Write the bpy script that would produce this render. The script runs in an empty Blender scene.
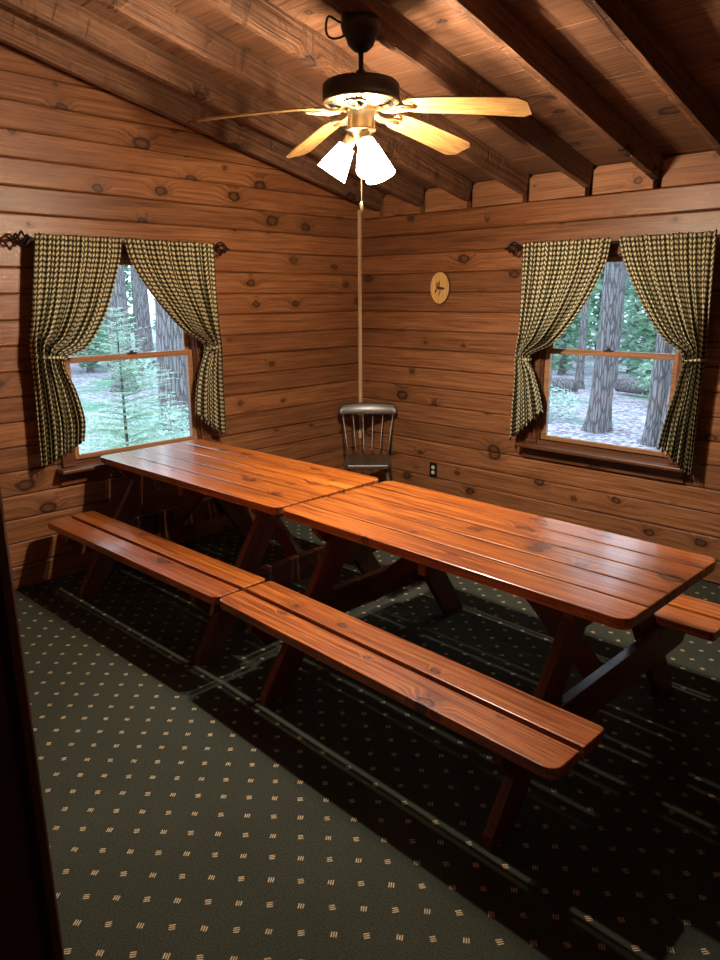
import bpy, bmesh, math, random
from mathutils import Vector, Matrix, noise
PI = math.pi
C = bpy.context.scene.collection
random.seed(7)
FAN = Vector((1.977, -2.018, 0))
SL = 0.215                       # slope of the roof
RB0, CE0 = 2.30, 2.44            # rafter underside and ceiling height at the eave wall

# ------------------------------------------------------------------ helpers
def obj(name, bm, mat=None, parent=None, loc=(0, 0, 0), rot=None, smooth=False):
    me = bpy.data.meshes.new(name)
    bmesh.ops.recalc_face_normals(bm, faces=bm.faces[:])
    bm.to_mesh(me); bm.free()
    if smooth:
        for p in me.polygons: p.use_smooth = True
    o = bpy.data.objects.new(name, me); C.objects.link(o)
    if mat: me.materials.append(mat)
    o.location = loc
    if rot: o.rotation_euler = rot
    if parent: o.parent = parent
    return o

def tag(o, label=None, cat=None, group=None, kind=None):
    if label: o['label'] = label
    if cat: o['category'] = cat
    if group: o['group'] = group
    if kind: o['kind'] = kind
    return o

def empty(name, loc=(0, 0, 0), rz=0):
    o = bpy.data.objects.new(name, None); C.objects.link(o)
    o.location = loc; o.rotation_euler = (0, 0, rz); o.empty_display_size = .1
    return o

def struct(name, bm, mat, **k):
    o = obj(name, bm, mat, **k)
    if not k.get('parent'): o['kind'] = 'structure'
    return o

def box(bm, lo, hi, bev=0.0, seg=1, M=None):
    lo, hi = Vector(lo), Vector(hi)
    r = bmesh.ops.create_cube(bm, size=1)
    vs = r['verts']
    for v in vs:
        v.co = Vector([lo[i] + (v.co[i] + .5) * (hi[i] - lo[i]) for i in range(3)])
    if bev:
        es = list({e for v in vs for e in v.link_edges})
        rr = bmesh.ops.bevel(bm, geom=es, offset=bev, segments=seg, affect='EDGES', profile=.5)
        vs = list({v for f in rr['faces'] for v in f.verts} | {v for v in vs if v.is_valid})
    if M is not None:
        for v in vs: v.co = M @ v.co
    return vs

def prism(bm, pts, h0, h1, axis='z', bev=0.0, M=None):
    """polygon extruded along an axis, in the plane of the other two"""
    def P(a, b, h):
        return {'z': (a, b, h), 'y': (a, h, b), 'x': (h, a, b)}[axis]
    lo = [bm.verts.new(P(a, b, h0)) for a, b in pts]
    hi = [bm.verts.new(P(a, b, h1)) for a, b in pts]
    n = len(pts)
    fs = [bm.faces.new(lo[::-1]), bm.faces.new(hi)]
    for i in range(n): bm.faces.new((lo[i], lo[(i + 1) % n], hi[(i + 1) % n], hi[i]))
    bmesh.ops.recalc_face_normals(bm, faces=list({f for v in lo + hi for f in v.link_faces}))
    vs = lo + hi
    if bev:
        es = list({e for f in fs for e in f.edges})
        rr = bmesh.ops.bevel(bm, geom=es, offset=bev, segments=2, affect='EDGES', profile=.5)
        vs = list({v for f in rr['faces'] for v in f.verts} | {v for v in vs if v.is_valid})
    if M is not None:
        for v in vs: v.co = M @ v.co
    return vs

def tube(bm, pts, r, n=8, cap=True):
    pts = [Vector(p) for p in pts]
    if not hasattr(r, '__len__'): r = [r] * len(pts)
    rings = []; up = None
    for i, p in enumerate(pts):
        t = (pts[min(i + 1, len(pts) - 1)] - pts[max(i - 1, 0)]).normalized()
        if up is None:
            up = Vector((0, 0, 1)) if abs(t.z) < .9 else Vector((1, 0, 0))
        a = t.cross(up).normalized(); b = a.cross(t).normalized(); up = b
        rings.append([bm.verts.new(p + (a * math.cos(2 * PI * k / n) + b * math.sin(2 * PI * k / n)) * r[i]) for k in range(n)])
    for A, B in zip(rings, rings[1:]):
        for k in range(n): bm.faces.new((A[k], A[(k + 1) % n], B[(k + 1) % n], B[k]))
    if cap: bm.faces.new(rings[0][::-1]); bm.faces.new(rings[-1])

def lathe(bm, prof, n=32, M=None, cap=True):
    rings = []
    for r, z in prof:
        rings.append([bm.verts.new((r * math.cos(2 * PI * k / n), r * math.sin(2 * PI * k / n), z)) for k in range(n)])
    for A, B in zip(rings, rings[1:]):
        for k in range(n): bm.faces.new((A[k], A[(k + 1) % n], B[(k + 1) % n], B[k]))
    if cap: bm.faces.new(rings[0][::-1]); bm.faces.new(rings[-1])
    if M is not None:
        for R in rings:
            for v in R: v.co = M @ v.co

def B(): return bmesh.new()

# ------------------------------------------------------------------ materials
class NT:
    def __init__(s, name):
        s.m = bpy.data.materials.new(name); s.m.use_nodes = True
        s.t = s.m.node_tree; s.t.nodes.clear()
        s.out = s.t.nodes.new('ShaderNodeOutputMaterial')
    def n(s, typ, **k):
        nd = s.t.nodes.new('ShaderNode' + typ)
        for a, b in k.items(): setattr(nd, a, b)
        return nd
    def l(s, a, b): s.t.links.new(a, b)
    def set(s, sock, v):
        if isinstance(v, bpy.types.NodeSocket): s.l(v, sock)
        elif isinstance(v, bpy.types.Node): s.l(v.outputs[0], sock)
        else: sock.default_value = v
    def m_(s, op, a, b=None, c=None, clamp=False):
        nd = s.n('Math', operation=op, use_clamp=clamp)
        s.set(nd.inputs[0], a)
        if b is not None: s.set(nd.inputs[1], b)
        if c is not None: s.set(nd.inputs[2], c)
        return nd.outputs[0]
    def xyz(s, x, y, z):
        nd = s.n('CombineXYZ')
        for i, v in enumerate((x, y, z)): s.set(nd.inputs[i], v)
        return nd.outputs[0]
    def ss(s, x, a, b):          # smoothstep
        nd = s.n('MapRange', interpolation_type='SMOOTHSTEP')
        s.set(nd.inputs[0], x); nd.inputs[1].default_value = a; nd.inputs[2].default_value = b
        nd.inputs[3].default_value = 0; nd.inputs[4].default_value = 1
        return nd.outputs[0]
    def mix(s, f, a, b, blend='MIX'):
        nd = s.n('MixRGB', blend_type=blend)
        s.set(nd.inputs[0], f)
        for i, v in ((1, a), (2, b)):
            if isinstance(v, tuple): nd.inputs[i].default_value = (*v[:3], 1)
            else: s.set(nd.inputs[i], v)
        return nd.outputs[0]
    def noise(s, vec, scale, detail=3, rough=.55, dist=0):
        nd = s.n('TexNoise'); s.set(nd.inputs['Vector'], vec)
        nd.inputs['Scale'].default_value = scale; nd.inputs['Detail'].default_value = detail
        nd.inputs['Roughness'].default_value = rough; nd.inputs['Distortion'].default_value = dist
        return nd.outputs[0]
    def pbr(s, col, rough=.5, metal=0, bump=None, bstr=.3, bdist=.005, coat=0, coatr=.1, spec=.5, **k):
        p = s.n('BsdfPrincipled')
        if isinstance(col, tuple): p.inputs['Base Color'].default_value = (*col[:3], 1)
        else: s.l(col, p.inputs['Base Color'])
        s.set(p.inputs['Roughness'], rough); p.inputs['Metallic'].default_value = metal
        p.inputs['Coat Weight'].default_value = coat; p.inputs['Coat Roughness'].default_value = coatr
        p.inputs['Specular IOR Level'].default_value = spec
        for a, b in k.items(): p.inputs[a].default_value = b
        if bump is not None:
            bn = s.n('Bump'); s.l(bump, bn.inputs['Height'])
            bn.inputs['Strength'].default_value = bstr; bn.inputs['Distance'].default_value = bdist
            s.l(bn.outputs[0], p.inputs['Normal'])
        s.l(p.outputs[0], s.out.inputs[0])
        return p

def plain(name, col, rough=.5, metal=0, **k):
    t = NT(name); co = t.n('TexCoord').outputs['Object']
    n = t.noise(co, 30, 2)
    c = t.mix(n, tuple(x * .88 for x in col), tuple(min(1, x * 1.1) for x in col))
    t.pbr(c, rough, metal, **k)
    return t.m

def wood(name, dark, mid, light, along='x', across='z', pitch=.1414, off=0.0, rough=.5, coat=0, coatr=.12,
         knot=(3.0, .55), grain=1.0, var=.35, bstr=.25, blotch=.3, knotcol=None, spec=.5, hew=0, con=1.0, bd=.004, metal=0):
    t = NT(name)
    sp = t.n('SeparateXYZ'); t.l(t.n('TexCoord').outputs['Object'], sp.inputs[0])
    ax = {'x': 0, 'y': 1, 'z': 2}
    a = sp.outputs[ax[along]]; c = sp.outputs[ax[across]]
    rest = sp.outputs[[i for i in range(3) if i not in (ax[along], ax[across])][0]]
    rnd = t.n('ObjectInfo').outputs['Random']
    bid = t.m_('FLOOR', t.m_('DIVIDE', t.m_('SUBTRACT', c, off), pitch))
    wn = t.n('TexWhiteNoise', noise_dimensions='2D'); t.l(t.xyz(bid, t.m_('MULTIPLY', rnd, 91.7), 0), wn.inputs['Vector'])
    r1 = wn.outputs[0]
    a2 = t.m_('ADD', a, t.m_('MULTIPLY', r1, 43.0))
    c2 = t.m_('ADD', c, t.m_('MULTIPLY', r1, 17.0))
    # knots
    vo = t.n('TexVoronoi', voronoi_dimensions='2D'); vo.inputs['Scale'].default_value = 1; vo.inputs['Randomness'].default_value = .8
    t.l(t.xyz(t.m_('MULTIPLY', a2, knot[0]), t.m_('MULTIPLY', c2, knot[0] * 1.55), 0), vo.inputs['Vector'])
    wob = t.m_('MULTIPLY', t.m_('SUBTRACT', t.noise(t.xyz(a2, c2, rest), 28, 2), .5), .12)
    dk = t.m_('ADD', vo.outputs['Distance'], wob)
    sc = t.n('SeparateColor'); t.l(vo.outputs['Color'], sc.inputs[0])
    has = t.ss(sc.outputs[0], 1 - knot[1] - .02, 1 - knot[1] + .02)
    size = t.m_('ADD', .35, t.m_('MULTIPLY', t.m_('POWER', sc.outputs[1], 1.6), 1.05))
    dks = t.m_('DIVIDE', dk, size)
    halo = t.m_('MULTIPLY', t.m_('SUBTRACT', 1.0, t.ss(dks, .04, .42)), has)
    core = t.m_('MULTIPLY', t.m_('SUBTRACT', 1.0, t.ss(dks, .06, .10)), has)
    rim = t.m_('MULTIPLY', t.m_('MULTIPLY', t.ss(dks, .055, .09), t.m_('SUBTRACT', 1.0, t.ss(dks, .11, .15))), has)
    # grain, bent round the knots
    lw = t.noise(t.xyz(t.m_('MULTIPLY', a2, 1.1), t.m_('MULTIPLY', c2, 5.0), rest), 1.0, 2)
    bend = t.m_('ADD', t.m_('MULTIPLY', lw, .05), t.m_('MULTIPLY', halo, .045))
    cc = t.m_('ADD', c2, bend)
    g1 = t.noise(t.xyz(t.m_('MULTIPLY', a2, 1.3 * grain), t.m_('MULTIPLY', cc, 60 * grain), t.m_('MULTIPLY', rest, 30)), 1.0, 3, .6)
    g2 = t.noise(t.xyz(t.m_('MULTIPLY', a2, 6), t.m_('MULTIPLY', cc, 260), t.m_('MULTIPLY', rest, 120)), 1.0, 2, .6)
    g3 = t.noise(t.xyz(t.m_('MULTIPLY', a2, 2.5 * grain), t.m_('MULTIPLY', cc, 130 * grain), t.m_('MULTIPLY', rest, 40)), 1.0, 2, .6)
    g = t.m_('ADD', t.m_('ADD', t.m_('MULTIPLY', g1, .5), t.m_('MULTIPLY', g3, .35)), t.m_('MULTIPLY', g2, .3))
    g = t.m_('SUBTRACT', g, .075)
    g = t.m_('ADD', .5, t.m_('MULTIPLY', t.m_('SUBTRACT', g, .5), 1.35 * con))
    rp = t.n('ValToRGB'); t.l(g, rp.inputs[0])
    e = rp.color_ramp.elements
    e[0].position = .36; e[0].color = (*dark, 1); e[1].position = .64; e[1].color = (*light, 1)
    m = e.new(.5); m.color = (*mid, 1)
    col = rp.outputs[0]
    bl = t.noise(t.xyz(t.m_('MULTIPLY', a2, 2.2), t.m_('MULTIPLY', c2, 6), rest), 1.0, 3, .6)
    f = t.m_('ADD', t.m_('ADD', 1 - var * .5 - blotch * .5, t.m_('MULTIPLY', r1, var)), t.m_('MULTIPLY', bl, blotch))
    col = t.mix(1.0, col, t.xyz(f, f, f), 'MULTIPLY')
    kc = knotcol or tuple(x * .28 for x in dark)
    col = t.mix(t.m_('MULTIPLY', halo, .38), col, tuple(x * .7 for x in dark))
    col = t.mix(t.m_('MULTIPLY', core, .6), col, tuple(x * .75 for x in dark))
    col = t.mix(t.m_('MULTIPLY', rim, .92), col, kc)
    h = t.m_('SUBTRACT', g, t.m_('MULTIPLY', rim, .6))
    if hew:
        hw = t.noise(t.xyz(t.m_('MULTIPLY', a2, 9), t.m_('MULTIPLY', c2, 7), rest), 1.0, 2, .5, 1.2)
        h = t.m_('ADD', h, t.m_('MULTIPLY', hw, hew))
        cr = t.noise(t.xyz(t.m_('MULTIPLY', a2, 16), t.m_('MULTIPLY', c2, 5), t.m_('MULTIPLY', rest, 5)), 1.0, 2, .5, .8)
        h = t.m_('SUBTRACT', h, t.m_('MULTIPLY', t.ss(cr, .60, .70), hew * .30))
        col_d = t.ss(cr, .60, .72)
        col = t.mix(t.m_('MULTIPLY', col_d, .45), col, tuple(x * .5 for x in dark))
    rr = t.m_('ADD', rough, t.m_('MULTIPLY', t.m_('SUBTRACT', g, .5), .2))
    t.pbr(col, rr, metal, bump=h, bstr=bstr, bdist=bd, coat=coat, coatr=coatr, spec=spec)
    return t.m

WD, WM, WL = (.115, .040, .014), (.245, .098, .037), (.37, .165, .068)
M_wallR = wood('stained_log_boards_x', WD, WM, WL, 'x', 'z', .1414, .002, rough=.40, var=.42, knot=(3.0, .48), con=.8)
M_wallL = wood('stained_log_boards_y', WD, WM, WL, 'y', 'z', .1414, .002, rough=.40, var=.42, knot=(3.0, .48), con=.8)
M_block = wood('block_boards', (.18, .075, .03), (.30, .13, .055), (.38, .18, .08), 'x', 'z', .3, .1, rough=.6, knot=(4, .3))
M_ceil = wood('ceiling_planks', (.09, .038, .017), (.16, .072, .032), (.22, .105, .05), 'x', 'y', .235, .03, rough=.75, knot=(2.2, .4), bstr=.4)
M_raft = wood('rough_rafter', (.075, .032, .014), (.15, .066, .03), (.23, .105, .048), 'y', 'z', 1.0, -.5, rough=.7, knot=(3.0, .35), bstr=.8, blotch=.8, hew=1.6, bd=.014)
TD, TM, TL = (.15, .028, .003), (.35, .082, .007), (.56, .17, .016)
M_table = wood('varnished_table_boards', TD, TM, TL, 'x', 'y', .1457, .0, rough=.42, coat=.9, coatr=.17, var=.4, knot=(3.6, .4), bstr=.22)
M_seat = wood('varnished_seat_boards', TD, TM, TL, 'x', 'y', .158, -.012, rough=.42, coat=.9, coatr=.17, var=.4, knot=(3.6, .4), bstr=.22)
M_leg = wood('stained_table_frame', (.05, .010, .002), (.105, .023, .004), (.15, .037, .007), 'x', 'y', 1.0, .5, rough=.5, coat=.15, coatr=.2, knot=(3, .3), bstr=.1)  # frame colours lowered to put the shade under the tables into the wood
M_sash = wood('window_sash_wood', (.26, .115, .045), (.36, .17, .07), (.44, .22, .10), 'x', 'z', 3, 0, rough=.4, coat=.3, knot=(1, .05), var=.1)
M_case = wood('window_casing_wood', (.07, .023, .009), (.125, .044, .017), (.17, .066, .026), 'x', 'z', 3, 0, rough=.4, coat=.4, knot=(2, .2), var=.1)
M_jamb = wood('dark_door_jamb', (.05, .012, .005), (.085, .02, .008), (.11, .028, .011), 'z', 'y', 1, .5, rough=.5, coat=.2, knot=(1, .1), var=.1)
M_trim = wood('pale_corner_strip', (.46, .29, .15), (.60, .40, .21), (.68, .47, .26), 'z', 'y', 1, .5, rough=.6, knot=(1, .0), var=.1)
M_chair = wood('dark_chair_varnish', (.03, .02, .012), (.06, .042, .026), (.11, .085, .06), 'x', 'z', 1, .5, rough=.42, metal=0, coat=1, coatr=.27, knot=(1, 0), var=.1, bstr=.5)
M_blade = wood('light_oak_blade', (.20, .105, .035), (.31, .175, .058), (.40, .245, .088), 'x', 'y', 1, .5, rough=.4, knot=(1, .1), var=.1)
M_iron = plain('dark_iron', (.035, .024, .02), .45, .7)
M_bronze = plain('aged_bronze_housing', (.035, .026, .02), .5, .3)
M_brass = plain('antique_brass', (.36, .27, .15), .38, .9)
M_black = plain('black_plastic', (.012, .01, .009), .4)
M_ivory = plain('ivory_plastic', (.72, .66, .52), .35)
M_slot = plain('socket_slot', (.02, .02, .02), .6)
M_bark_edge = plain('plaque_bark', (.10, .05, .025), .9)
M_plaque = wood('plaque_pine', (.62, .36, .10), (.74, .46, .15), (.80, .54, .2), 'z', 'x', 1, .5, rough=.4, knot=(1, 0), var=.05)
M_burn = plain('burnt_drawing', (.09, .03, .01), .7)
M_hall = plain('hall_plaster', (.10, .06, .04), .8)
M_wire = plain('black_cord', (.015, .013, .013), .6)

def make_gingham():
    t = NT('gingham_cloth')
    sp = t.n('SeparateXYZ'); t.l(t.n('TexCoord').outputs['UV'], sp.inputs[0])
    P = .0292
    def stripe(s):
        f = t.m_('FRACT', t.m_('DIVIDE', s, P))
        d = t.m_('ABSOLUTE', t.m_('SUBTRACT', f, .5))
        return t.ss(d, .235, .275)
    u, v = stripe(sp.outputs[0]), stripe(sp.outputs[1])
    s = t.m_('MULTIPLY', t.m_('ADD', u, v), .5)
    rp = t.n('ValToRGB'); t.l(s, rp.inputs[0]); rp.color_ramp.interpolation = 'LINEAR'
    e = rp.color_ramp.elements
    e[0].color = (.92, .84, .56, 1); e[1].color = (.014, .017, .010, 1)
    m = e.new(.5); m.color = (.15, .135, .06, 1)
    th = t.noise(t.xyz(t.m_('MULTIPLY', sp.outputs[0], 1), sp.outputs[1], 0), 900, 1)
    col = t.mix(.25, rp.outputs[0], t.mix(1, rp.outputs[0], t.xyz(th, th, th), 'MULTIPLY'))
    d = t.n('BsdfDiffuse'); t.l(col, d.inputs[0]); tr = t.n('BsdfTranslucent'); t.l(col, tr.inputs[0])
    mx = t.n('MixShader'); mx.inputs[0].default_value = .22
    t.l(d.outputs[0], mx.inputs[1]); t.l(tr.outputs[0], mx.inputs[2]); t.l(mx.outputs[0], t.out.inputs[0])
    return t.m
M_ging = make_gingham()

def make_carpet():
    t = NT('patterned_carpet')
    co = t.n('TexCoord').outputs['Object']
    sp = t.n('SeparateXYZ'); t.l(co, sp.inputs[0])
    x = t.m_('SUBTRACT', sp.outputs[0], 2.577 - 30 * .0675); y = t.m_('SUBTRACT', sp.outputs[1], -3.775)
    i = t.m_('ROUND', t.m_('DIVIDE', x, .0675))
    dx = t.m_('SUBTRACT', x, t.m_('MULTIPLY', i, .0675))
    yy = t.m_('DIVIDE', t.m_('SUBTRACT', y, t.m_('MULTIPLY', t.m_('SUBTRACT', i, 30), .0585)), .117)
    dy = t.m_('MULTIPLY', t.m_('SUBTRACT', yy, t.m_('ROUND', yy)), .117)
    par = t.m_('GREATER_THAN', t.m_('ABSOLUTE', t.m_('SUBTRACT', t.m_('MODULO', i, 2), 0)), .5)
    th = t.m_('ADD', math.radians(54), t.m_('MULTIPLY', par, math.radians(72)))
    cs, sn = t.m_('COSINE', th), t.m_('SINE', th)
    e = t.m_('ADD', t.m_('MULTIPLY', dx, cs), t.m_('MULTIPLY', dy, sn))
    n = t.m_('SUBTRACT', t.m_('MULTIPLY', dy, cs), t.m_('MULTIPLY', dx, sn))
    jit = t.m_('MULTIPLY', t.m_('SUBTRACT', t.noise(co, 260, 1), .5), .010)
    me = t.m_('LESS_THAN', t.m_('ABSOLUTE', t.m_('ADD', e, jit)), .0085)
    mn = t.m_('LESS_THAN', t.m_('ABSOLUTE', n), .0100)
    st = t.m_('LESS_THAN', t.m_('ABSOLUTE', t.m_('SUBTRACT', t.m_('FRACT', t.m_('ADD', t.m_('DIVIDE', n, .0067), 100.5)), .5)), .27)
    br = t.m_('GREATER_THAN', t.noise(co, 420, 1), .40)
    mask = t.m_('MULTIPLY', t.m_('MULTIPLY', me, mn), t.m_('MULTIPLY', st, br))
    f1 = t.noise(co, 190, 3, .8); f2 = t.noise(co, 2.2, 2)
    rp = t.n('ValToRGB'); t.l(f1, rp.inputs[0]); el = rp.color_ramp.elements
    el[0].position = .3; el[0].color = (.012, .015, .010, 1); el[1].position = .7; el[1].color = (.068, .072, .050, 1)
    base = t.mix(1, rp.outputs[0], t.xyz(*[t.m_('ADD', .8, t.m_('MULTIPLY', f2, .4))] * 3), 'MULTIPLY')
    col = t.mix(mask, base, (.62, .47, .27))
    t.pbr(col, .95, bump=f1, bstr=.6, bdist=.004, spec=.1)
    return t.m
M_carpet = make_carpet()

def make_glass():
    t = NT('window_glass')
    tr = t.n('BsdfTransparent'); tr.inputs[0].default_value = (.93, .97, .98, 1)
    gl = t.n('BsdfGlossy'); gl.inputs['Roughness'].default_value = .02
    fr = t.n('Fresnel'); fr.inputs[0].default_value = 1.45
    mx = t.n('MixShader'); t.l(fr.outputs[0], mx.inputs[0]); t.l(tr.outputs[0], mx.inputs[1]); t.l(gl.outputs[0], mx.inputs[2])
    t.l(mx.outputs[0], t.out.inputs[0]); return t.m
M_glass = make_glass()

def make_shade():
    t = NT('lit_frosted_shade')
    tr = t.n('BsdfTransparent'); tr.inputs[0].default_value = (1, .93, .82, 1)
    tl = t.n('BsdfTranslucent'); tl.inputs[0].default_value = (.9, .86, .78, 1)
    mx = t.n('MixShader'); mx.inputs[0].default_value = .42
    t.l(tr.outputs[0], mx.inputs[1]); t.l(tl.outputs[0], mx.inputs[2])
    em = t.n('Emission'); em.inputs[0].default_value = (1, .86, .62, 1); em.inputs[1].default_value = 3.0
    ad = t.n('AddShader'); t.l(mx.outputs[0], ad.inputs[0]); t.l(em.outputs[0], ad.inputs[1])
    t.l(ad.outputs[0], t.out.inputs[0]); return t.m
M_shade = make_shade()

def make_bulb():
    t = NT('lit_bulb')
    tr = t.n('BsdfTransparent'); em = t.n('Emission'); em.inputs[0].default_value = (1, .85, .6, 1); em.inputs[1].default_value = 6
    ad = t.n('AddShader'); t.l(tr.outputs[0], ad.inputs[0]); t.l(em.outputs[0], ad.inputs[1])
    t.l(ad.outputs[0], t.out.inputs[0]); return t.m
M_bulb = make_bulb()

def make_ground():
    t = NT('leaf_litter'); co = t.n('TexCoord').outputs['Object']
    vo = t.n('TexVoronoi'); vo.inputs['Scale'].default_value = 17; t.l(co, vo.inputs['Vector'])
    sc = t.n('SeparateColor'); t.l(vo.outputs['Color'], sc.inputs[0])
    rp = t.n('ValToRGB'); t.l(sc.outputs[0], rp.inputs[0]); el = rp.color_ramp.elements
    el[0].color = (.16, .13, .17, 1); el[1].color = (.60, .52, .60, 1); m = el.new(.5); m.color = (.36, .31, .37, 1)
    g = t.noise(co, .7, 4)
    col = t.mix(t.ss(g, .52, .66), rp.outputs[0], (.14, .26, .19))
    t.pbr(col, .95, bump=sc.outputs[1], bstr=.5, bdist=.03, spec=.1); return t.m
M_ground = make_ground()

def make_bark(name, c1, c2):
    t = NT(name); co = t.n('TexCoord').outputs['Object']
    mp = t.n('Mapping'); mp.inputs['Scale'].default_value = (1, 1, .14); t.l(co, mp.inputs[0])
    n = t.noise(mp.outputs[0], 26, 4, .65)
    vo = t.n('TexVoronoi', feature='DISTANCE_TO_EDGE'); vo.inputs['Scale'].default_value = 22; t.l(mp.outputs[0], vo.inputs['Vector'])
    e = t.ss(vo.outputs[0], .0, .16)
    col = t.mix(t.m_('MULTIPLY', n, e), c1, c2)
    t.pbr(col, .9, bump=t.m_('ADD', e, n), bstr=.8, bdist=.03, spec=.1); return t.m
M_bark = make_bark('trunk_bark', (.13, .11, .115), (.40, .36, .37))

def leafmat(name, a, b):
    t = NT(name)
    ge = t.n('NewGeometry').outputs['Random Per Island'] 
    col = t.mix(ge, a, b)
    d = t.n('BsdfDiffuse'); t.l(col, d.inputs[0]); tr = t.n('BsdfTranslucent'); t.l(col, tr.inputs[0])
    mx = t.n('MixShader'); mx.inputs[0].default_value = .4
    t.l(d.outputs[0], mx.inputs[1]); t.l(tr.outputs[0], mx.inputs[2]); t.l(mx.outputs[0], t.out.inputs[0]); return t.m
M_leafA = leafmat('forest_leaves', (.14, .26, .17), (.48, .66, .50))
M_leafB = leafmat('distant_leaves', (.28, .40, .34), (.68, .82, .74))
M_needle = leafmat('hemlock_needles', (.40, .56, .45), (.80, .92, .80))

# ------------------------------------------------------------------ room shell
BH, Z0 = .1414, .002
def board_wall(spans_fn, place, thick=.12, nmax=26, clip=None):
    """horizontal tongue-and-groove boards; spans_fn(zlo,zhi) gives the runs between openings"""
    bm = B()
    for k in range(nmax):
        z0, z1 = Z0 + k * BH, Z0 + (k + 1) * BH
        for (a, b, lo, hi) in spans_fn(z0, z1):
            if hi - lo < .002: continue
            g = .0016
            ed = .0075
            # profile with a small V-groove at both long edges
            top = g if hi >= z1 - 1e-6 else 0; bot = g if lo <= z0 + 1e-6 else 0
            prof = [(0 + (ed if bot else 0), lo + bot), (0, lo + bot + (ed if bot else 0)), (0, hi - top - (ed if top else 0)), (0 + (ed if top else 0), hi - top), (thick, hi - 0), (thick, lo)]
            pts0 = [place(a, d, z) for d, z in prof]; pts1 = [place(b, d, z) for d, z in prof]
            v0 = [bm.verts.new(p) for p in pts0]; v1 = [bm.verts.new(p) for p in pts1]
            bm.faces.new(v0); bm.faces.new(v1[::-1])
            for i in range(6): bm.faces.new((v0[i], v1[i], v1[(i + 1) % 6], v0[(i + 1) % 6]))
    if clip:
        bmesh.ops.bisect_plane(bm, geom=bm.verts[:] + bm.edges[:] + bm.faces[:], plane_co=clip[0], plane_no=clip[1], clear_outer=True)
    return bm

def hole_spans(a, b, holes):
    def f(z0, z1):
        cuts = sorted({z0, z1} | {z for h in holes for z in h[2:] if z0 < z < z1})
        out = []
        for lo, hi in zip(cuts, cuts[1:]):
            mid = (lo + hi) / 2; x = a
            for h in sorted(holes):
                if h[2] < mid < h[3]:
                    out.append((x, h[0], lo, hi)); x = h[1]
            out.append((x, b, lo, hi))
        return out
    return f

W1C, W2C, WHW = -2.045, 2.150, .455           # window centres and half width of the openings
WZ0, WZ1 = .700, 1.915
XE, YF = 5.6, -4.10                          # far side wall, wall with the doorway
struct('wall_left', board_wall(hole_spans(YF - .14, 0, [(W1C - WHW, W1C + WHW, WZ0, WZ1)]), lambda a, d, z: (-d, a, z), nmax=25,
       clip=((0, 0, CE0 - .004), (0, SL, 1))), M_wallL)
struct('wall_back', board_wall(hole_spans(-.12, XE + .12, [(W2C - WHW, W2C + WHW, WZ0, WZ1)]), lambda a, d, z: (a, d, z), nmax=16), M_wallR)
struct('wall_right', board_wall(hole_spans(-5.6, 0, []), lambda a, d, z: (XE + d, a, z), nmax=26, clip=((0, 0, CE0 - .004), (0, SL, 1))), M_wallL)
DX0, DX1 = 3.497, 5.45  # opening made wide so less lamp light bounces back into the room
struct('wall_front', board_wall(hole_spans(0, XE, [(DX0 - .02, DX1 + .02, -1, 2.08)]), lambda a, d, z: (a, YF - d, z), nmax=24,
       clip=((0, YF, CE0 - SL * YF - .004), (0, SL, 1))), M_wallR)
# unseen hall behind the doorway, added to shut out daylight and absorb lamp light
bm = B(); box(bm, (2.6, -5.7, 0), (XE + .12, -5.6, 3.6)); struct('wall_hall', bm, M_hall)
bm = B(); box(bm, (2.5, -5.6, 0), (2.6, YF - .12, 3.6)); struct('wall_hall_side', bm, M_hall)
bm = B(); box(bm, (-.12, -5.7, -.12), (XE + .12, .12, 0)); struct('floor', bm, M_carpet)
bm = B(); box(bm, (-.12, .121, 2.20), (XE + .12, .15, CE0 - SL * .15 - .004)); struct('trim_plate', bm, M_block)
bm = B(); box(bm, (-.15, -.10, -.1), (-.121, .14, 2.39)); struct('trim_outside_corner', bm, M_block)  # unseen board added outside to stop daylight leaking in through the grooves
# ceiling
ang = -math.atan(SL)
L = 5.9 / math.cos(ang)
bm = B()
k = 0; y = 0
y = .235
while y > -L:
    box(bm, (-.12, y - .2335, 0), (XE + .12, y, .022), .002); y -= .235
o = struct('ceiling', bm, M_ceil, loc=(0, 0, CE0), rot=(ang, 0, 0))
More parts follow.
